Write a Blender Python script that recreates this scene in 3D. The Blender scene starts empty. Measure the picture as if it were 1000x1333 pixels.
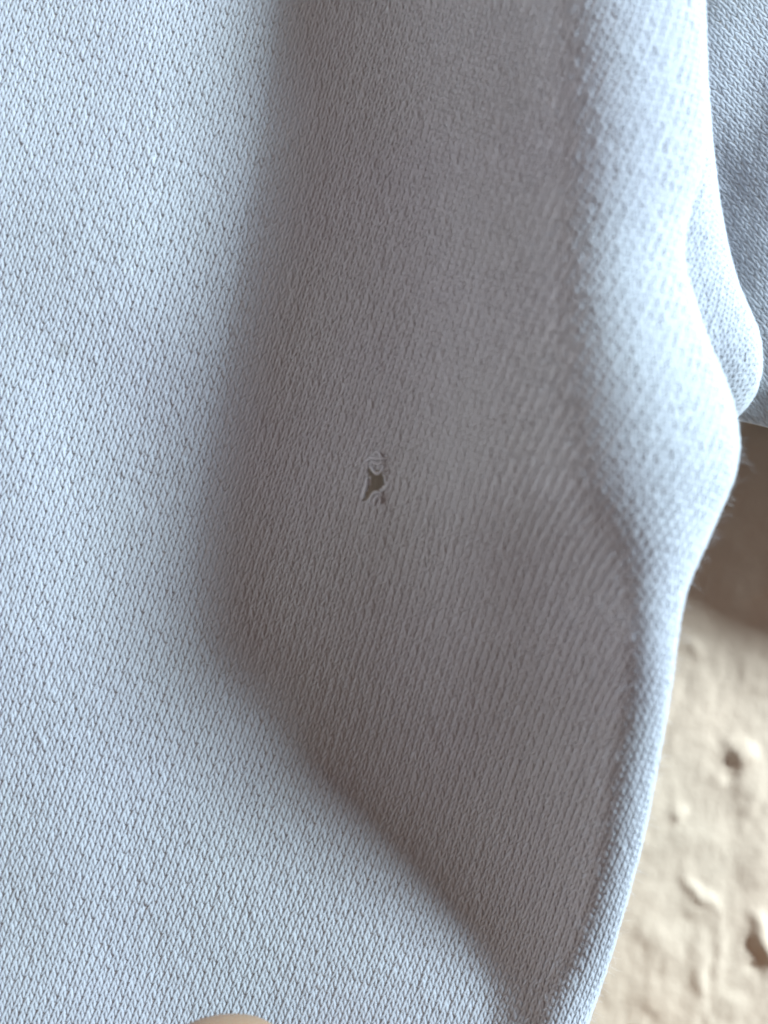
import bpy, math, random
import numpy as np
from mathutils import Vector

# ------------------------------------------------------------------ scale
S = 0.077e-3            # metres per photo pixel on the flat part of the cloth
D = 0.110               # camera distance to the flat part of the cloth
WALL_H = -0.020         # plaster wall, 20 mm behind the flat part of the cloth
W0, H0 = 500.0, 666.5
rng = np.random.default_rng(7)
random.seed(7)
sc = bpy.context.scene
col = sc.collection

# ------------------------------------------------------------------ camera
cam_d = bpy.data.cameras.new('camera')
cam = bpy.data.objects.new('camera', cam_d)
col.objects.link(cam)
cam.location = (0, -D, 0)
cam.rotation_euler = (math.radians(90), 0, 0)
cam_d.sensor_fit = 'HORIZONTAL'
cam_d.sensor_width = 36.0
cam_d.lens = 36.0 * D / (1000 * S)
cam_d.clip_start = 0.002
cam_d.clip_end = 10.0
cam_d.dof.use_dof = True
cam_d.dof.focus_distance = D + 0.005
cam_d.dof.aperture_fstop = 19.0
sc.camera = cam

# ------------------------------------------------------------------ light
world = bpy.data.worlds.new('World')
sc.world = world
world.use_nodes = True
bg = world.node_tree.nodes['Background']
bg.inputs['Color'].default_value = (1.0, 0.66, 0.55, 1)
bg.inputs['Strength'].default_value = 0.18

EL = math.radians(24.0)
AZ = math.radians(25.2)
LDIR = Vector((math.cos(AZ) * math.cos(EL), -math.sin(EL), math.sin(AZ) * math.cos(EL)))
key_d = bpy.data.lights.new('window_light', 'AREA')
key_d.shape = 'DISK'
key_d.size = 0.26
key_d.energy = 79.0
key_d.color = (0.68, 0.86, 1.0)
key = bpy.data.objects.new('window_light', key_d)
col.objects.link(key)
key.location = LDIR * 1.5
key.rotation_euler = (-LDIR).to_track_quat('-Z', 'Y').to_euler()

# added weak fill lamp on the left, no seen source; lifts the shaded flank
fill_d = bpy.data.lights.new('fill_light', 'AREA')
fill_d.shape = 'DISK'
fill_d.size = 1.2
fill_d.energy = 16.0
fill_d.color = (0.93, 0.96, 1.0)
fill = bpy.data.objects.new('fill_light', fill_d)
col.objects.link(fill)
FDIR = Vector((-0.97, -0.05, 0.15)).normalized()
fill.location = FDIR * 1.4
fill.rotation_euler = (-FDIR).to_track_quat('-Z', 'Y').to_euler()

sc.cycles.filter_width = 2.1
sc.cycles.max_bounces = 7
sc.cycles.diffuse_bounces = 5
sc.cycles.glossy_bounces = 1
sc.cycles.transmission_bounces = 5
sc.view_settings.view_transform = 'Standard'
sc.view_settings.look = 'None'
sc.view_settings.exposure = 0.07
sc.view_settings.gamma = 1.0
sc.view_settings.use_curve_mapping = False


# ------------------------------------------------------------------ helpers
def tag(o, label=None, cat=None, group=None, kind=None):
    if label: o['label'] = label
    if cat: o['category'] = cat
    if group: o['group'] = group
    if kind: o['kind'] = kind
    return o


def mesh_obj(name, verts, faces, mat, parent=None, smooth=True):
    me = bpy.data.meshes.new(name)
    verts = np.asarray(verts, dtype=np.float32)
    faces = np.asarray(faces, dtype=np.int32)
    n = faces.shape[1]
    me.vertices.add(len(verts))
    me.vertices.foreach_set('co', verts.ravel())
    me.loops.add(faces.size)
    me.loops.foreach_set('vertex_index', faces.ravel())
    me.polygons.add(len(faces))
    me.polygons.foreach_set('loop_start', np.arange(0, faces.size, n, dtype=np.int32))
    me.polygons.foreach_set('use_smooth', np.full(len(faces), smooth, dtype=bool))
    me.update(calc_edges=True)
    me.materials.append(mat)
    o = bpy.data.objects.new(name, me)
    col.objects.link(o)
    if parent: o.parent = parent
    return o


def pchip(xs, ys):
    xs = np.asarray(xs, float); ys = np.asarray(ys, float)
    h = np.diff(xs); d = np.diff(ys) / h
    m = np.zeros_like(ys)
    for i in range(1, len(xs) - 1):
        if d[i-1] * d[i] > 0:
            w1 = 2*h[i] + h[i-1]; w2 = h[i] + 2*h[i-1]
            m[i] = (w1 + w2) / (w1 / d[i-1] + w2 / d[i])
    m[0] = d[0]; m[-1] = d[-1]

    def f(x):
        x = np.clip(np.asarray(x, float), xs[0], xs[-1])
        i = np.clip(np.searchsorted(xs, x) - 1, 0, len(xs) - 2)
        t = (x - xs[i]) / h[i]
        return ((1 + 2*t) * (1-t)**2 * ys[i] + t * (1-t)**2 * h[i] * m[i]
                + t*t * (3 - 2*t) * ys[i+1] + t*t * (t-1) * h[i] * m[i+1])
    return f


def gsm(f, sig):
    """a control curve, gently smoothed"""
    offs = np.linspace(-2, 2, 9)
    w = np.exp(-offs**2 / 2); w /= w.sum()
    return lambda v: sum(wi * f(np.asarray(v, float) + o * sig) for wi, o in zip(w, offs))


def vnoise(x, y, seed=0):
    g = np.random.default_rng(seed).random((256, 256))
    xi = np.floor(x).astype(int); yi = np.floor(y).astype(int)
    fx = x - xi; fy = y - yi
    fx = fx*fx*fx*(fx*(fx*6-15)+10); fy = fy*fy*fy*(fy*(fy*6-15)+10)
    a = g[xi % 256, yi % 256]; b = g[(xi+1) % 256, yi % 256]
    c = g[xi % 256, (yi+1) % 256]; d = g[(xi+1) % 256, (yi+1) % 256]
    return (a*(1-fx) + b*fx)*(1-fy) + (c*(1-fx) + d*fx)*fy - 0.5


def fbm(x, y, seed=0, oct=4):
    s = 0; a = 1.0
    for k in range(oct):
        s = s + a * vnoise(x * 2**k + 17*k, y * 2**k + 31*k, seed + k)
        a *= 0.5
    return s


def px(u, v, h):
    """photo position (u, v) at a height h in front of the flat cloth -> world"""
    k = S * (D - h) / D
    return np.stack([(u - W0) * k, -h, (H0 - v) * k], -1)


# ------------------------------------------------------------------ materials
def new_mat(name):
    m = bpy.data.materials.new(name)
    m.use_nodes = True
    nt = m.node_tree
    nt.nodes.clear()
    out = nt.nodes.new('ShaderNodeOutputMaterial')
    return m, nt, out


def cloth_material(name, base, transl=0.18, stain=None, halo=0.0):
    m, nt, out = new_mat(name)
    N = nt.nodes.new; L = nt.links.new
    geo = N('ShaderNodeTexCoord')
    n1 = N('ShaderNodeTexNoise'); n1.inputs['Scale'].default_value = 45
    n1.inputs['Detail'].default_value = 3
    L(geo.outputs['Object'], n1.inputs['Vector'])
    n2 = N('ShaderNodeTexNoise'); n2.inputs['Scale'].default_value = 2600
    n2.inputs['Detail'].default_value = 2
    L(geo.outputs['Object'], n2.inputs['Vector'])
    ramp = N('ShaderNodeMix'); ramp.data_type = 'RGBA'
    ramp.inputs['A'].default_value = (base[0]*0.97, base[1]*0.955, base[2]*0.995, 1)
    ramp.inputs['B'].default_value = (min(base[0]*1.02, .95), min(base[1]*1.045, .95), min(base[2]*1.0, .95), 1)
    L(n1.outputs['Fac'], ramp.inputs['Factor'])
    c = ramp.outputs['Result']
    if stain:
        # one small greyish smudge on the left half of the cloth
        d = N('ShaderNodeVectorMath'); d.operation = 'DISTANCE'
        d.inputs[1].default_value = stain
        L(geo.outputs['Object'], d.inputs[0])
        mr = N('ShaderNodeMapRange')
        mr.inputs['From Min'].default_value = 0.0003
        mr.inputs['From Max'].default_value = 0.0011
        mr.inputs['To Min'].default_value = 0.4
        mr.inputs['To Max'].default_value = 0.0
        L(d.outputs['Value'], mr.inputs['Value'])
        mx = N('ShaderNodeMix'); mx.data_type = 'RGBA'
        mx.inputs['B'].default_value = (0.45, 0.43, 0.38, 1)
        L(mr.outputs['Result'], mx.inputs['Factor']); L(c, mx.inputs['A'])
        c = mx.outputs['Result']
    b = N('ShaderNodeBump'); b.inputs['Strength'].default_value = 0.35
    b.inputs['Distance'].default_value = 0.00008
    L(n2.outputs['Fac'], b.inputs['Height'])
    nrm = b.outputs['Normal']
    if halo:
        an = N('ShaderNodeAttribute'); an.attribute_name = 'cloth_normal'
        mn = N('ShaderNodeMix'); mn.data_type = 'VECTOR'
        mn.inputs['Factor'].default_value = halo
        L(nrm, mn.inputs[4]); L(an.outputs['Vector'], mn.inputs[5])
        nz = N('ShaderNodeVectorMath'); nz.operation = 'NORMALIZE'
        L(mn.outputs[1], nz.inputs[0])
        nrm = nz.outputs['Vector']
    p = N('ShaderNodeBsdfPrincipled')
    p.inputs['Roughness'].default_value = 0.95
    p.inputs['Specular IOR Level'].default_value = 0.15
    p.inputs['Sheen Weight'].default_value = 0.25
    p.inputs['Sheen Roughness'].default_value = 0.6
    L(c, p.inputs['Base Color']); L(nrm, p.inputs['Normal'])
    t = N('ShaderNodeBsdfTranslucent')
    L(c, t.inputs['Color']); L(nrm, t.inputs['Normal'])
    mix = N('ShaderNodeMixShader'); mix.inputs['Fac'].default_value = transl
    L(p.outputs['BSDF'], mix.inputs[1]); L(t.outputs['BSDF'], mix.inputs[2])
    L(mix.outputs['Shader'], out.inputs['Surface'])
    return m


CLOTH = (0.80, 0.82, 0.86)
M_yarn = cloth_material('white_cotton_yarn', CLOTH, 0.45,
                        stain=tuple(px(np.float64(80), np.float64(455), np.float64(0))), halo=0.70)
M_plain = cloth_material('white_cotton_fibre', CLOTH, 0.45)
M_sheet = cloth_material('white_cotton_ground', CLOTH, 0.45)


def wall_material():
    m, nt, out = new_mat('beige_plaster')
    N = nt.nodes.new; L = nt.links.new
    geo = N('ShaderNodeTexCoord')
    n1 = N('ShaderNodeTexNoise'); n1.inputs['Scale'].default_value = 30
    n1.inputs['Detail'].default_value = 5
    L(geo.outputs['Object'], n1.inputs['Vector'])
    mx = N('ShaderNodeMix'); mx.data_type = 'RGBA'
    mx.inputs['A'].default_value = (0.59, 0.435, 0.32, 1)
    mx.inputs['B'].default_value = (0.53, 0.45, 0.338, 1)
    L(n1.outputs['Fac'], mx.inputs['Factor'])
    n2 = N('ShaderNodeTexNoise'); n2.inputs['Scale'].default_value = 1600
    n2.inputs['Detail'].default_value = 4
    L(geo.outputs['Object'], n2.inputs['Vector'])
    b = N('ShaderNodeBump'); b.inputs['Strength'].default_value = 0.3
    b.inputs['Distance'].default_value = 0.0001
    L(n2.outputs['Fac'], b.inputs['Height'])
    p = N('ShaderNodeBsdfPrincipled'); p.inputs['Roughness'].default_value = 0.8
    p.inputs['Specular IOR Level'].default_value = 0.25
    L(mx.outputs['Result'], p.inputs['Base Color']); L(b.outputs['Normal'], p.inputs['Normal'])
    L(p.outputs['BSDF'], out.inputs['Surface'])
    return m


def skin_material():
    m, nt, out = new_mat('skin')
    N = nt.nodes.new; L = nt.links.new
    geo = N('ShaderNodeTexCoord')
    n1 = N('ShaderNodeTexNoise'); n1.inputs['Scale'].default_value = 160
    n1.inputs['Detail'].default_value = 4
    L(geo.outputs['Object'], n1.inputs['Vector'])
    mx = N('ShaderNodeMix'); mx.data_type = 'RGBA'
    mx.inputs['A'].default_value = (0.32, 0.20, 0.12, 1)
    mx.inputs['B'].default_value = (0.39, 0.25, 0.155, 1)
    L(n1.outputs['Fac'], mx.inputs['Factor'])
    n2 = N('ShaderNodeTexNoise'); n2.inputs['Scale'].default_value = 1400
    L(geo.outputs['Object'], n2.inputs['Vector'])
    b = N('ShaderNodeBump'); b.inputs['Strength'].default_value = 0.3
    b.inputs['Distance'].default_value = 0.0001
    L(n2.outputs['Fac'], b.inputs['Height'])
    p = N('ShaderNodeBsdfPrincipled'); p.inputs['Roughness'].default_value = 0.5
    p.inputs['Subsurface Weight'].default_value = 0.25
    p.inputs['Subsurface Radius'].default_value = (1.0, 0.35, 0.2)
    p.inputs['Subsurface Scale'].default_value = 0.0015
    L(mx.outputs['Result'], p.inputs['Base Color']); L(b.outputs['Normal'], p.inputs['Normal'])
    L(p.outputs['BSDF'], out.inputs['Surface'])
    return m


def nail_material():
    m, nt, out = new_mat('fingernail')
    N = nt.nodes.new; L = nt.links.new
    geo = N('ShaderNodeTexCoord')
    n1 = N('ShaderNodeTexNoise'); n1.inputs['Scale'].default_value = 400
    L(geo.outputs['Object'], n1.inputs['Vector'])
    mx = N('ShaderNodeMix'); mx.data_type = 'RGBA'
    mx.inputs['A'].default_value = (0.42, 0.33, 0.21, 1)
    mx.inputs['B'].default_value = (0.48, 0.38, 0.25, 1)
    L(n1.outputs['Fac'], mx.inputs['Factor'])
    p = N('ShaderNodeBsdfPrincipled'); p.inputs['Roughness'].default_value = 0.35
    L(mx.outputs['Result'], p.inputs['Base Color'])
    L(p.outputs['BSDF'], out.inputs['Surface'])
    return m


# ------------------------------------------------------------------ plaster wall
LUMPS = [  # u, v, half width, half height, rotation, height mm
    (966, 980, 20, 14, 0.3, 0.8), (975, 1025, 22, 30, 0.0, 0.5), (950, 1010, 10, 10, 0.5, -0.25),
    (882, 1056, 10, 10, 0.0, 0.4), (915, 1166, 28, 8, 0.75, 0.45), (905, 1180, 16, 14, 0.2, 0.3),
    (996, 1228, 12, 36, -0.35, 0.85), (982, 1262, 9, 9, 0, -0.3),
    (900, 842, 15, 11, 0.2, 0.32), (1010, 760, 40, 30, 0.5, 0.6),
    (858, 1225, 20, 35, -0.5, 0.25), (912, 1265, 9, 40, 0.0, 0.25), (938, 1250, 8, 44, 0.05, 0.22),
    (885, 960, 16, 24, 0.4, 0.2), (905, 1090, 26, 18, 0.2, 0.25), (985, 880, 20, 30, -0.2, 0.25),
    (850, 1300, 26, 18, 0.6, 0.3), (955, 1310, 22, 14, -0.2, 0.3), (990, 1120, 24, 36, 0.3, 0.3),
    (1090, 980, 40, 30, 0.3, 1.2), (1120, 1160, 30, 50, 0.5, 1.0), (1080, 1330, 40, 26, 0.1, 0.8),
]


def make_wall():
    nx, nz = 400, 520
    xs = np.linspace(-0.085, 0.085, nx); zs = np.linspace(-0.115, 0.105, nz)
    X, Z = np.meshgrid(xs, zs)
    k = S * (D - WALL_H) / D
    U = X / k + W0; V = H0 - Z / k
    h = 0.5e-3 * fbm(U / 150, V / 170, 11, 3) + 0.20e-3 * fbm(U / 38, V / 52, 23, 3)
    h += 0.10e-3 * fbm(U / 11, V / 14, 41, 3) + 0.05e-3 * np.abs(fbm(U / 30, V / 44, 57, 3))
    # scattered blobs of roughcast all over
    r2 = np.random.default_rng(5)
    lumps = list(LUMPS)
    for _ in range(130):
        u, v = r2.uniform(-600, 1600), r2.uniform(-700, 2000)
        if 800 < u < 1070 and 780 < v < 1360: continue
        lumps.append((u, v, r2.uniform(10, 34), r2.uniform(10, 40), r2.uniform(-.7, .7), r2.uniform(.2, 1.2)))
    for (u, v, a, b, rot, hh) in lumps:
        du = U - u + 7 * vnoise(U / 16, V / 16, 77); dv = V - v + 7 * vnoise(U / 16, V / 16, 78)
        c, s = math.cos(rot), math.sin(rot)
        e = ((du*c + dv*s) / a)**2 + ((-du*s + dv*c) / b)**2
        h += hh * 1e-3 * np.exp(-e**1.3)
    Y = -(WALL_H + h)
    P = np.stack([X, Y, Z], -1).reshape(-1, 3)
    idx = np.arange(nx * nz).reshape(nz, nx)
    F = np.stack([idx[:-1, :-1], idx[:-1, 1:], idx[1:, 1:], idx[1:, :-1]], -1).reshape(-1, 4)
    o = mesh_obj('wall', P, F, wall_material())
    tag(o, 'rough beige plaster wall behind the cloth', 'wall', kind='structure')


make_wall()

# ------------------------------------------------------------------ knit cloth machinery
WALE, COURSE, YR = 0.785e-3, 0.71e-3, 0.165e-3


class Sheet:
    """rows of a draped cloth surface resampled evenly along the cloth; then knitted"""

    def __init__(self, vs, rows, dp):
        # rows: list of (n,3) points with pattern weight (n,)
        self.vs = vs; self.dp = dp
        lens = []
        cum = []
        for P, wgt in rows:
            seg = np.linalg.norm(np.diff(P, axis=0), axis=1) * 0.5 * (wgt[1:] + wgt[:-1])
            c = np.concatenate([[0], np.cumsum(seg)])
            cum.append(c); lens.append(c[-1])
        # even out the row lengths so that the free edge is smooth
        self.L = np.array(lens)
        self.np_ = int(self.L.max() / dp) + 2
        p = np.arange(self.np_) * dp
        G = np.zeros((len(vs), self.np_, 3))
        for i, ((P, _), c) in enumerate(zip(rows, cum)):
            for k in range(3):
                G[i, :, k] = np.interp(p, c, P[:, k])
        self.valid = p[None, :] <= (self.L[:, None] + 1e-9)
        for _ in range(3):          # smooth between rows
            G[1:-1] = 0.25*G[:-2] + 0.5*G[1:-1] + 0.25*G[2:]
        self.G = G
        self.normals()

    def normals(self):
        G = self.G
        gp = np.gradient(G, axis=1); gv = np.gradient(G, axis=0)
        # cells collapsed past the free edge keep the last direction
        n = np.cross(gp, gv)
        ln = np.linalg.norm(n, axis=2, keepdims=True)
        n = n / np.maximum(ln, 1e-14)
        for i in range(n.shape[0]):
            bad = np.where(ln[i, :, 0] < 1e-12)[0]
            if len(bad) and bad[0] > 0: n[i, bad] = n[i, bad[0]-1]
        # toward the camera on the front
        if n[:, :20, 1].mean() > 0: n = -n
        self.N = n

    def at(self, A, p, v):
        fi = np.clip((v - self.vs[0]) / (self.vs[1] - self.vs[0]), 0, len(self.vs) - 1.001)
        fp = np.clip(p / self.dp, 0, self.np_ - 1.001)
        i = fi.astype(int); j = fp.astype(int)
        a = (fi - i)[..., None]; b = (fp - j)[..., None]
        return ((A[i, j]*(1-b) + A[i, j+1]*b)*(1-a) + (A[i+1, j]*(1-b) + A[i+1, j+1]*b)*a)

    def length(self, v):
        return np.interp(v, self.vs, self.L)


def project(P):
    k = (D + P[..., 1])
    return W0 + P[..., 0] / k * D / S, H0 - P[..., 2] / k * D / S


def in_poly(u, v, poly):
    inside = np.zeros(u.shape, bool)
    n = len(poly)
    for a in range(n):
        x1, y1 = poly[a]; x2, y2 = poly[(a+1) % n]
        c = ((y1 > v) != (y2 > v)) & (u < (x2 - x1) * (v - y1) / (y2 - y1 + 1e-12) + x1)
        inside ^= c
    return inside


HOLE = [(480, 609), (489, 613), (498, 612), (501, 625), (499, 636), (489, 639), (482, 647), (477, 654),
        (473, 649), (478, 638), (482, 628)]


def build_ground(sh, name, parent, mat, hole=None, step=1, vstep=1, seed=0):
    G = sh.G[::vstep, ::step] - sh.N[::vstep, ::step] * 0.032e-3
    ok = sh.valid[::vstep, ::step]
    nv, np_ = G.shape[:2]
    idx = np.arange(nv * np_).reshape(nv, np_)
    F = np.stack([idx[:-1, :-1], idx[:-1, 1:], idx[1:, 1:], idx[1:, :-1]], -1)
    m = ok[:-1, :-1] & ok[:-1, 1:] & ok[1:, 1:] & ok[1:, :-1]
    if hole is not None:
        c = 0.25 * (G[:-1, :-1] + G[:-1, 1:] + G[1:, 1:] + G[1:, :-1])
        u, v = project(c)
        m &= ~in_poly(u, v, hole)
    F = F[m]
    used = np.unique(F); remap = np.full(nv*np_, -1); remap[used] = np.arange(len(used))
    return mesh_obj(name, G.reshape(-1, 3)[used], remap[F], mat, parent)


def build_stitches(sh, parent, mat, theta, hole=None, seed=0, top=-60, nseg=10, ns=4, wale=WALE, course=COURSE):
    vmin, vmax = max(top, sh.vs[0]), sh.vs[-1]
    pmax = sh.L.max()
    ct, st = math.cos(theta), math.sin(theta)
    # fabric frame: e1 across the wales, e2 up the wales;  photo q = v * S (downwards)
    q0, q1 = vmin * S, vmax * S
    corners = [(p, q) for p in (0, pmax) for q in (q0, q1)]
    # p =  i*ct + j*st ; q = i*st - j*ct   (wales lean to the right going up)
    ii = [p*ct + q*st for p, q in corners]; jj = [p*st - q*ct for p, q in corners]
    i0, i1 = int(min(ii)/wale) - 1, int(max(ii)/wale) + 2
    j0, j1 = int(min(jj)/course) - 1, int(max(jj)/course) + 2
    nI, nJ = i1 - i0, j1 - j0
    T = nI * nseg + 1
    t = np.arange(T) / nseg * 2*math.pi
    # plain jersey loop; the legs lie in front, heads and feet behind; the loops hang point up
    lx = (t / (2*math.pi) - 0.02 * np.sin(2*t) - 0.045 * np.sin(t)) * wale
    ly = 0.76 * course * np.cos(t)
    lz = -0.052e-3 * np.cos(2*t)
    r = np.random.default_rng(seed)
    J = np.arange(j0, j1)
    X = i0*wale + lx[None, :] + np.zeros((nJ, 1))
    Yc = J[:, None]*course + ly[None, :]
    # unevenness of the knitting: slow drift, uneven rows, single loops that sit high or low
    X = X + 0.13*wale * vnoise(X/wale/6 + 50, Yc/course/7 + 50, seed + 3)
    Yc = Yc + 0.17*course * vnoise(X/wale/5 + 90, Yc/course/5 + 90, seed + 4)
    cell = np.floor(np.arange(T) / nseg + 0.25).astype(int)
    half = np.floor(np.arange(T) / nseg * 2).astype(int)
    jz = r.normal(0, 0.017e-3, (nJ, cell.max()+2))
    jx = r.normal(0, 0.045*wale, (nJ, half.max()+2))
    jr = r.normal(1, 0.13, (nJ, half.max()+2))

    def soften(A, k=5):
        ker = np.hanning(k+2)[1:-1]; ker /= ker.sum()
        B = np.pad(A, ((0, 0), (k//2, k//2)), mode='edge')
        return sum(w * B[:, n:n + A.shape[1]] for n, w in enumerate(ker))
    X = X + soften(jx[:, half])
    Z = lz[None, :] + soften(jz[:, cell]) + 0.03e-3 * vnoise(X/wale/3, Yc/course/3, seed + 5)
    R = YR * np.clip(soften(jr[:, half]), 0.7, 1.35)
    p = X*ct + Yc*st
    v = (X*st - Yc*ct) / S
    ok = (p > 0) & (p < sh.length(v)) & (v > vmin + 1) & (v < vmax - 1)
    P = sh.at(sh.G, p, v)
    Nn = sh.at(sh.N, p, v); Nn /= np.maximum(np.linalg.norm(Nn, axis=-1, keepdims=True), 1e-9)
    P = P + Nn * Z[..., None]
    if hole is not None:
        u_, v_ = project(P)
        ok &= ~in_poly(u_, v_, hole)
    Tn = np.gradient(P, axis=1); Tn /= np.maximum(np.linalg.norm(Tn, axis=-1, keepdims=True), 1e-12)
    B = np.cross(Tn, Nn); B /= np.maximum(np.linalg.norm(B, axis=-1, keepdims=True), 1e-9)
    C = np.cross(B, Tn)
    ring = []
    for k in range(ns):
        a = 2*math.pi*(k + 0.5)/ns if ns != 4 else 2*math.pi*k/ns
        ring.append(P + (B*math.cos(a) + C*math.sin(a)*0.64) * R[..., None])
    V = np.stack(ring, 2)                       # nJ, T, ns, 3
    idx = np.arange(nJ*T*ns).reshape(nJ, T, ns)
    seg = ok[:, :-1] & ok[:, 1:]
    a = idx[:, :-1]; b = idx[:, 1:]
    F = np.stack([a, np.roll(a, -1, 2), np.roll(b, -1, 2), b], -1)[seg].reshape(-1, 4)
    used = np.zeros(nJ*T*ns, bool); used[F.ravel()] = True
    remap = np.cumsum(used) - 1
    o = mesh_obj('knit_stitches', V.reshape(-1, 3)[used], remap[F], mat, parent)
    # the direction the cloth faces, for the soft halo of cotton fibres round the yarn
    Nk = np.repeat(Nn[:, :, None, :], ns, 2).reshape(-1, 3)[used]
    at = o.data.attributes.new('cloth_normal', 'FLOAT_VECTOR', 'POINT')
    at.data.foreach_set('vector', Nk.astype(np.float32).ravel())
    tag(o, kind='stuff')
    return o


# ------------------------------------------------------------------ front panel: control curves (photo rows)
mm = 1e-3
# left border of the lit fold (where the cloth turns over toward the window)
Tc = gsm(pchip([-200, 0, 133, 266, 400, 533, 630, 690, 740, 800, 900, 1000, 1100, 1200, 1300, 1450],
               [712, 716, 722, 722, 720, 720, 729, 764, 799, 813, 806, 789, 775, 755, 714, 675]), 16)
# outline of that fold on the right
Ec = gsm(pchip([-200, 0, 150, 225, 290, 330, 400, 450, 500, 545, 580, 615, 650, 700, 780, 900, 1000, 1100, 1200, 1260, 1333, 1450],
               [910, 917, 921, 912, 894, 890, 907, 924, 946, 958, 962, 957, 944, 922, 890, 872, 855, 835, 808, 790, 765, 725]), 7)
# height of the fold over the flat part
Hc = gsm(pchip([-250, 0, 300, 650, 800, 1000, 1200, 1300, 1450],
               [16.8*mm, 15.8*mm, 16.4*mm, 17.0*mm, 16.4*mm, 11.2*mm, 5.0*mm, 2.0*mm, 1.0*mm]), 30)
# where the flank starts to rise
Fc = gsm(pchip([-200, 0, 400, 800, 900, 1000, 1100, 1200, 1300, 1450],
               [370, 360, 300, 250, 300, 415, 518, 596, 635, 610]), 30)
POW = lambda v: 1.42 + 0.22 * float(np.clip((v - 760)/200, 0, 1))


def flat_relief(u, v):
    h = 1.3*mm * fbm(u/330 + 3.1, v/420 + 1.7, 61, 2) * np.clip(1.15 - u/700, 0, 1)
    fold = np.exp(-((u - 610)/120)**2) * np.clip((1050 - v)/300, 0, 1)
    h = h + 0.30*mm * fold * np.sin((u - 30*np.sin(v/260.0))/44.0)
    # the rim of the hole stands up a little
    h = h + 0.12*mm * np.exp(-((u - 488)/17)**2 - ((v - 630)/32)**2)
    h = h - np.where(v < 520, 2.8*mm, 1.7*mm) * np.clip(np.abs(v - 520)/600, 0, 1.6)**2
    return h


def front_rows(vs):
    rows = []
    for v in vs:
        T, E, H, F = (float(f(v)) for f in (Tc, Ec, Hc, Fc))
        u = np.linspace(-95, T, 150)
        t = np.clip((u - F) / (T - F), 0, 1)
        h = H * t**POW(v) + flat_relief(u, np.full_like(u, v))
        P = px(u, np.full_like(u, v), h)
        xT, hT = P[-1, 0], h[-1]
        d = P[-1] - P[-4]
        phi0 = math.atan2(-d[1], d[0])

        def arc(r, n=60):
            ph = np.linspace(phi0, -math.radians(128), n)
            x = xT + r * (math.sin(phi0) - np.sin(ph))
            hh = hT + r * (np.cos(ph) - math.cos(phi0))
            return ph, x, hh
        lo, hi = 0.2*mm, 16*mm
        for _ in range(28):
            r = 0.5*(lo + hi)
            _, x, hh = arc(r)
            um = (W0 + x * D / (D - hh) / S).max()
            if um < E: lo = r
            else: hi = r
        ph, x, hh = arc(r)
        k = S * (D - hh) / D
        A = np.stack([x, -hh, (H0 - v) * k], -1)
        # runs back toward the wall behind the fold
        n2 = 40
        run = max(1*mm, (hh[-1] - WALL_H - 1.2*mm) / math.sin(math.radians(52)))
        s = np.linspace(0, run, n2 + 1)[1:]
        x2 = x[-1] - np.cos(math.radians(52)) * s
        h2 = hh[-1] - np.sin(math.radians(52)) * s
        k2 = S * (D - h2) / D
        Bk = np.stack([x2, -h2, (H0 - v) * k2], -1)
        Q = np.concatenate([P, A[1:], Bk])
        wgt = np.ones(len(Q))
        nP = len(P)
        so = 1 - 0.32 * float(np.clip((930 - v)/260, 0, 1))
        wgt[nP:] = so                                       # pulled open over the fold
        wgt[nP-30:nP] = np.linspace(1, so, 30)
        rows.append((Q, wgt))
    return rows


garment = bpy.data.objects.new('knit_garment', None)
col.objects.link(garment)
garment.empty_display_size = 0.01
tag(garment, 'white jersey garment with a deep fold and small hole before a plaster wall', 'garment')

vs_f = np.arange(-340, 1420, 4.0)
front = Sheet(vs_f, front_rows(vs_f), 0.30*mm)
front_panel = build_ground(front, 'front_panel', garment, M_sheet, HOLE)
tag(front_panel, 'white jersey front with a small hole in the shaded hollow of the fold')
build_stitches(front, front_panel, M_yarn, math.radians(19), HOLE, seed=3)

# ------------------------------------------------------------------ lobe behind the fold (upper right)
Lc = gsm(pchip([-200, 0, 150, 260, 320, 370, 410, 440, 470, 500, 520, 538, 556, 580, 620],
               [908, 915, 924, 936, 947, 961, 978, 989, 992, 988, 979, 964, 944, 918, 880]), 6)
LH = gsm(pchip([-200, 0, 230, 330, 440, 540, 620], [7.0*mm, 7.6*mm, 8.2*mm, 7.4*mm, 6.2*mm, 2.5*mm, -2*mm]), 10)


def lobe_rows(vs):
    rows = []
    for v in vs:
        E, H = float(Lc(v)), float(LH(v))
        R = 6.0*mm
        n = 50
        ph = np.linspace(-math.radians(14), -math.radians(130), n)
        x = -R*np.sin(ph); hh = H + R*(np.cos(ph) - 1)
        um = W0 + 0
        # move so that the outline meets the photo's
        k = S * (D - hh) / D
        uu = x / k
        x = x + (E - W0 - uu.max()) * S * (D - H + R) / D
        um = (W0 + x / k).max()
        x = x + (E - um) * S * (D - H + R) / D
        # flank running left behind the main fold
        d = -math.radians(14)
        s = np.linspace(4.5*mm, 0, 16)[:-1]
        x0 = x[0] - math.cos(d) * s; h0 = hh[0] - math.sin(d) * s
        s2 = np.linspace(0, 4*mm, 14)[1:]
        e = math.radians(50)
        x2 = x[-1] - math.cos(e) * s2; h2 = hh[-1] - math.sin(e) * s2
        X = np.concatenate([x0, x, x2]); Hh = np.concatenate([h0, hh, h2])
        kk = S * (D - Hh) / D
        Q = np.stack([X, -Hh, (H0 - v) * kk], -1)
        rows.append((Q, np.ones(len(Q))))
    return rows


vs_l = np.arange(-60, 620, 4.0)
lobe = Sheet(vs_l, lobe_rows(vs_l), 0.3*mm)
side_fold = build_ground(lobe, 'side_fold', garment, M_sheet)
tag(side_fold, 'sunlit rounded fold of white jersey peeking out behind the main fold')
build_stitches(lobe, side_fold, M_yarn, math.radians(38), seed=9, wale=0.76*mm, course=0.69*mm)

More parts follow.
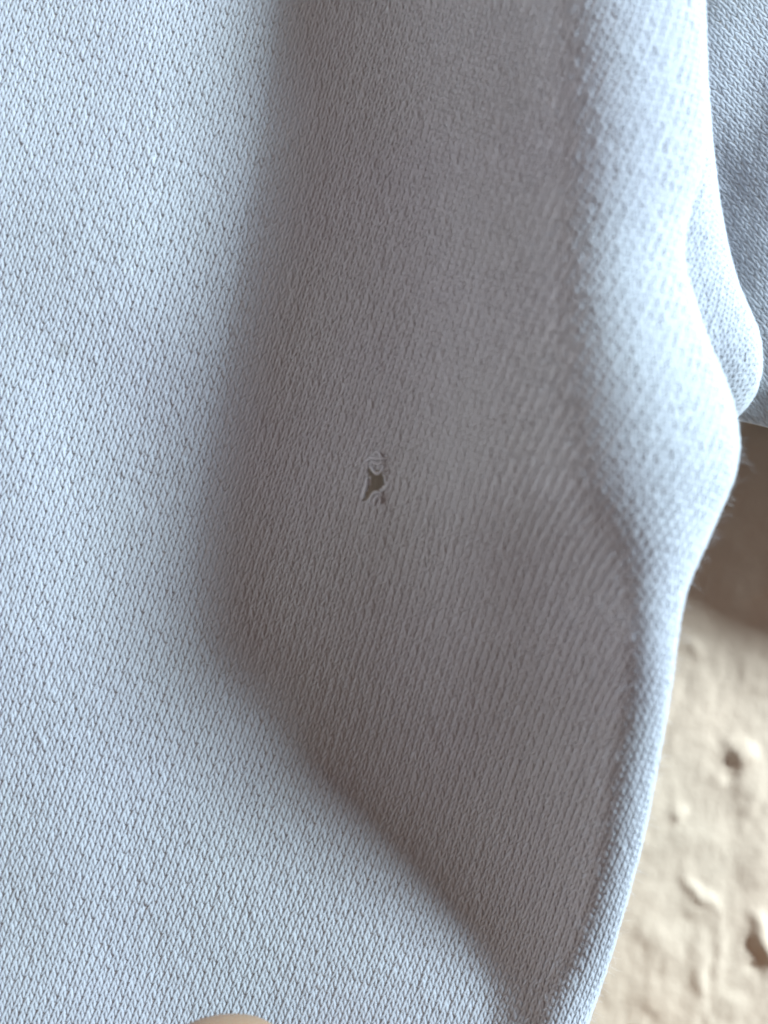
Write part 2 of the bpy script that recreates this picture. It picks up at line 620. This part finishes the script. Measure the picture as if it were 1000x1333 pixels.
# ------------------------------------------------------------------ shaded back layer (right edge)
hemc = pchip([850, 940, 1000, 1100, 1290, 1560], [540, 545, 557, 596, 695, 800])


def back_rows(vs):
    rows = []
    for v in vs:
        u = np.linspace(850, 1560, 180)
        tt = np.clip((u - 850) / 190, 0, 1)
        rise = 3.0*mm + 2.2*mm * min(max((v - 60)/260, 0), 1)
        h = -4*mm - rise * (1 - tt * (2 - tt)**0.6) + 0.35*mm * np.sin((u - 915)/30.0 + v/60.0) * np.exp(-((v-90)/160)**2)
        h = h + 0.5*mm * fbm(u/90, np.full_like(u, v)/120, 88, 2)
        # each column ends at the hem: rows are stretched to follow it
        vv = -60 + (hemc(u) + 60) * (v + 60) / 620.0
        b = np.clip((v + 60 - 560) / 60.0, 0, 1)
        h = h - 2.2*mm * b**2
        P = px(u, vv, h)
        rows.append((P, np.ones(len(P))))
    return rows


vs_b = np.arange(-60, 561, 4.0)
back = Sheet(vs_b, back_rows(vs_b), 0.3*mm)
back_panel = build_ground(back, 'back_panel', garment, M_sheet)
tag(back_panel, 'shaded grey-looking back layer of the garment at the right edge')
build_stitches(back, back_panel, M_yarn, math.radians(-42), seed=12, wale=0.80*mm, course=0.72*mm)


# ------------------------------------------------------------------ loose threads round the hole
def tube(name, pts, r, mat, parent, ns=8, label=None):
    pts = np.asarray(pts, float)
    # smooth the run of points
    n = 8 * (len(pts) - 1) + 1
    tt = np.linspace(0, len(pts) - 1, n)
    f = [pchip(np.arange(len(pts)), pts[:, k]) for k in range(3)]
    Q = np.stack([g(tt) for g in f], -1)
    for _ in range(4): Q[1:-1] = 0.25*Q[:-2] + 0.5*Q[1:-1] + 0.25*Q[2:]
    T = np.gradient(Q, axis=0); T /= np.linalg.norm(T, axis=1, keepdims=True) + 1e-12
    up = np.array([0, -1, 0.1]); B = np.cross(T, up); B /= np.linalg.norm(B, axis=1, keepdims=True) + 1e-9
    C = np.cross(B, T)
    rr = r * (1 + 0.15*np.sin(np.arange(n)*1.7)) * np.clip(np.minimum(np.arange(n)+1, n - np.arange(n)) / 2.5, 0.25, 1)
    V = np.stack([Q + (B*math.cos(a) + C*math.sin(a)) * rr[:, None] for a in np.arange(ns)/ns*2*math.pi], 1)
    idx = np.arange(n*ns).reshape(n, ns)
    a, b = idx[:-1], idx[1:]
    F = np.stack([a, np.roll(a, -1, 1), np.roll(b, -1, 1), b], -1).reshape(-1, 4)
    return mesh_obj(name, V.reshape(-1, 3), F, mat, parent)


def surf_h(u, v):
    """height of the front cloth at a photo position"""
    T, H, F = float(Tc(v)), float(Hc(v)), float(Fc(v))
    t = min(max((u - F)/(T - F), 0), 1)
    return H * t**POW(v) + float(flat_relief(np.float64(u), np.float64(v)))


def on_cloth(lst):
    return [px(np.float64(u), np.float64(v), np.float64(surf_h(u, v) + dz*mm)) for u, v, dz in lst]


THREADS = [
    [(477, 600, .05), (483, 596, .28), (491, 597, .32), (499, 597, .28), (506, 594, .05)],
    [(481, 606, .05), (484, 601, .3), (491, 604, .34), (498, 602, .3), (502, 607, .05)],
    [(482, 607, .1), (486, 613, .28), (491, 617, .3), (496, 613, .28), (499, 605, .1)],
    [(482, 656, .05), (483, 646, .22), (489, 640, .32), (495, 641, .3), (498, 650, .05)],
    [(486, 658, .05), (488, 650, .3), (492, 646, .34), (495, 650, .3), (494, 659, .05)],
    [(478, 622, .1), (477, 630, .25), (474, 640, .28), (472, 650, .1)],
    [(486, 592, .1), (490, 588, .3), (495, 591, .3), (497, 597, .1)],
]
for pts in THREADS:
    tube('loose_thread', on_cloth(pts), (0.085 + 0.05*random.random())*mm, M_plain, front_panel)

# ------------------------------------------------------------------ fluff standing off the folds
def make_fluff():
    r = np.random.default_rng(21)
    V = []; F = []
    M_ = M_yarn
    def hair(P, N):
        n = 5
        L = r.uniform(0.35, 1.3)*mm
        d = N + r.normal(0, 0.6, 3); d /= np.linalg.norm(d)
        bend = r.normal(0, 0.6, 3)
        base = len(V)
        side = np.cross(d, [0, 1, 0]); side /= np.linalg.norm(side) + 1e-9
        side2 = np.cross(d, side)
        for k in range(n):
            t = k/(n-1)
            c = P + d*L*t + bend*L*0.5*t*t
            w = 0.011*mm * (1 - 0.7*t)
            for a in (0, 2.094, 4.189):
                V.append(c + (side*math.cos(a) + side2*math.sin(a))*w)
        for k in range(n-1):
            for a in range(3):
                b = (a+1) % 3
                F.append((base+3*k+a, base+3*k+b, base+3*k+3+b, base+3*k+3+a))
    for sh, n in ((front, 14000), (lobe, 1200)):
        i = r.integers(1, sh.G.shape[0]-1, n); j = r.integers(1, sh.np_-1, n)
        for a, b in zip(i, j):
            if sh.valid[a, b]: hair(sh.G[a, b] + sh.N[a, b]*0.15*mm, sh.N[a, b])
    o = mesh_obj('fluff', V, F, M_plain, garment)
    tag(o, kind='stuff')


make_fluff()


# ------------------------------------------------------------------ the hand that holds the cloth
def skin_mesh(nodes, edges, levels=2):
    """nodes: (x, y, z, radius) in mm"""
    me = bpy.data.meshes.new('skeleton')
    me.from_pydata([(a*mm*10, b*mm*10, c*mm*10) for a, b, c, _ in nodes], edges, [])
    o = bpy.data.objects.new('skeleton', me)
    col.objects.link(o)
    m = o.modifiers.new('Skin', 'SKIN')
    if not me.skin_vertices: 
        bpy.context.view_layer.objects.active = o
    for i, sv in enumerate(me.skin_vertices[0].data):
        sv.radius = (nodes[i][3]*mm*10, nodes[i][3]*mm*10)
        sv.use_root = (i == 0)
    m.use_smooth_shade = True
    s = o.modifiers.new('Sub', 'SUBSURF'); s.levels = levels; s.render_levels = levels
    dg = bpy.context.evaluated_depsgraph_get()
    ev = o.evaluated_get(dg).to_mesh()
    n = len(ev.vertices)
    co = np.zeros(n*3); ev.vertices.foreach_get('co', co)
    polys = [list(p.vertices) for p in ev.polygons]
    bpy.data.objects.remove(o)
    return co.reshape(-1, 3) / 10, polys


def make_hand():
    # thumb in front of the cloth, the other fingers behind it, palm below the picture
    tip = px(np.float64(297), np.float64(1326), np.float64(9*mm)) * 1000
    tx, ty, tz = tip
    nodes = [
        (tx + 14, 2, tz - 78, 19),            # 0 wrist end of the palm
        (tx + 12, 3, tz - 58, 18),            # 1 palm
        (tx + 4, -2, tz - 46, 13),            # 2 thumb root
        (tx + 1, -10, tz - 30, 10.2),         # 3 thumb base joint
        (tx + 0.2, ty - 2, tz - 18, 8.9),     # 4 thumb joint
        (tx, ty - 0.5, tz - 9.5, 7.0),        # 5 pad
        (tx, ty, tz - 5.2, 5.0),              # 6 end
        # forefinger, behind the cloth
        (tx - 6, 9, tz - 42, 10), (tx - 6, 13.5, tz - 24, 7.4), (tx - 3, 11.5, tz - 10, 6.6), (tx - 1, 9.5, tz + 1, 5.2),
        # middle finger
        (tx + 11, 12, tz - 40, 10), (tx + 12, 14, tz - 22, 7.4), (tx + 12, 11.5, tz - 8, 6.6), (tx + 11, 9.5, tz + 3, 5.2),
        # ring finger
        (tx + 27, 11, tz - 42, 9.5), (tx + 29, 14, tz - 25, 7.0), (tx + 28, 12, tz - 12, 6.2), (tx + 26, 10, tz - 2, 4.9),
        # little finger
        (tx + 40, 9, tz - 49, 8.5), (tx + 44, 12, tz - 34, 6.2), (tx + 43, 11, tz - 23, 5.5), (tx + 41, 9.5, tz - 15, 4.4),
        (tx + 16, -2, tz - 105, 17),          # 23 forearm
        (tx + 18, -4, tz - 135, 20),
    ]
    edges = [(0, 1), (0, 2), (2, 3), (3, 4), (4, 5), (5, 6), (1, 7), (7, 8), (8, 9), (9, 10), (1, 11), (11, 12), (12, 13),
             (13, 14), (1, 15), (15, 16), (16, 17), (17, 18), (1, 19), (19, 20), (20, 21), (21, 22), (0, 23), (23, 24)]
    co, polys = skin_mesh(nodes, edges)
    near = (np.abs(co[:, 0] - tx*mm) < 6*mm) & (co[:, 1] < -3*mm)
    co[:, 2] += tz*mm - co[near, 2].max()
    me = bpy.data.meshes.new('person')
    me.from_pydata([tuple(c) for c in co], [], polys)
    me.polygons.foreach_set('use_smooth', [True]*len(me.polygons))
    me.materials.append(skin_material())
    o = bpy.data.objects.new('person', me)
    col.objects.link(o)
    tag(o, 'bare thumb with its nail pressing on the cloth at the bottom edge', 'person')
    # nail: a curved plate over the end of the thumb
    nu, nv = 17, 15
    V = []
    cx, cy, cz = tx*mm, (ty - 0.5)*mm, (tz - 5.5)*mm
    for j in range(nv):
        t = j/(nv-1)
        for i in range(nu):
            a = (i/(nu-1) - 0.5) * 2
            w = 6.6*mm * (1 - 0.08*t)
            z = cz - 6.5*mm + t*11.9*mm - (a*a) * (1.3*mm if t > .5 else 1.3*mm*t*2) * (0.4 + 1.6*max(0, t-.4))
            y = cy - 7.6*mm + 3.6*mm*a*a + 3.4*mm*t*t*t
            V.append((cx + w*a, y, z))
    n0 = len(V)
    V += [(x, y + 0.45*mm, z) for x, y, z in V]
    F = []
    ix = lambda i, j, o=0: o + j*nu + i
    for j in range(nv-1):
        for i in range(nu-1):
            F.append((ix(i, j), ix(i+1, j), ix(i+1, j+1), ix(i, j+1)))
            F.append((ix(i, j+1, n0), ix(i+1, j+1, n0), ix(i+1, j, n0), ix(i, j, n0)))
    for i in range(nu-1):
        F.append((ix(i, nv-1), ix(i+1, nv-1), ix(i+1, nv-1, n0), ix(i, nv-1, n0)))
        F.append((ix(i, 0, n0), ix(i+1, 0, n0), ix(i+1, 0), ix(i, 0)))
    for j in range(nv-1):
        F.append((ix(0, j), ix(0, j+1), ix(0, j+1, n0), ix(0, j, n0)))
        F.append((ix(nu-1, j, n0), ix(nu-1, j+1, n0), ix(nu-1, j+1), ix(nu-1, j)))
    nail = mesh_obj('fingernail', V, F, nail_material(), o)
    tag(nail, 'pale fingernail of the thumb')


make_hand()
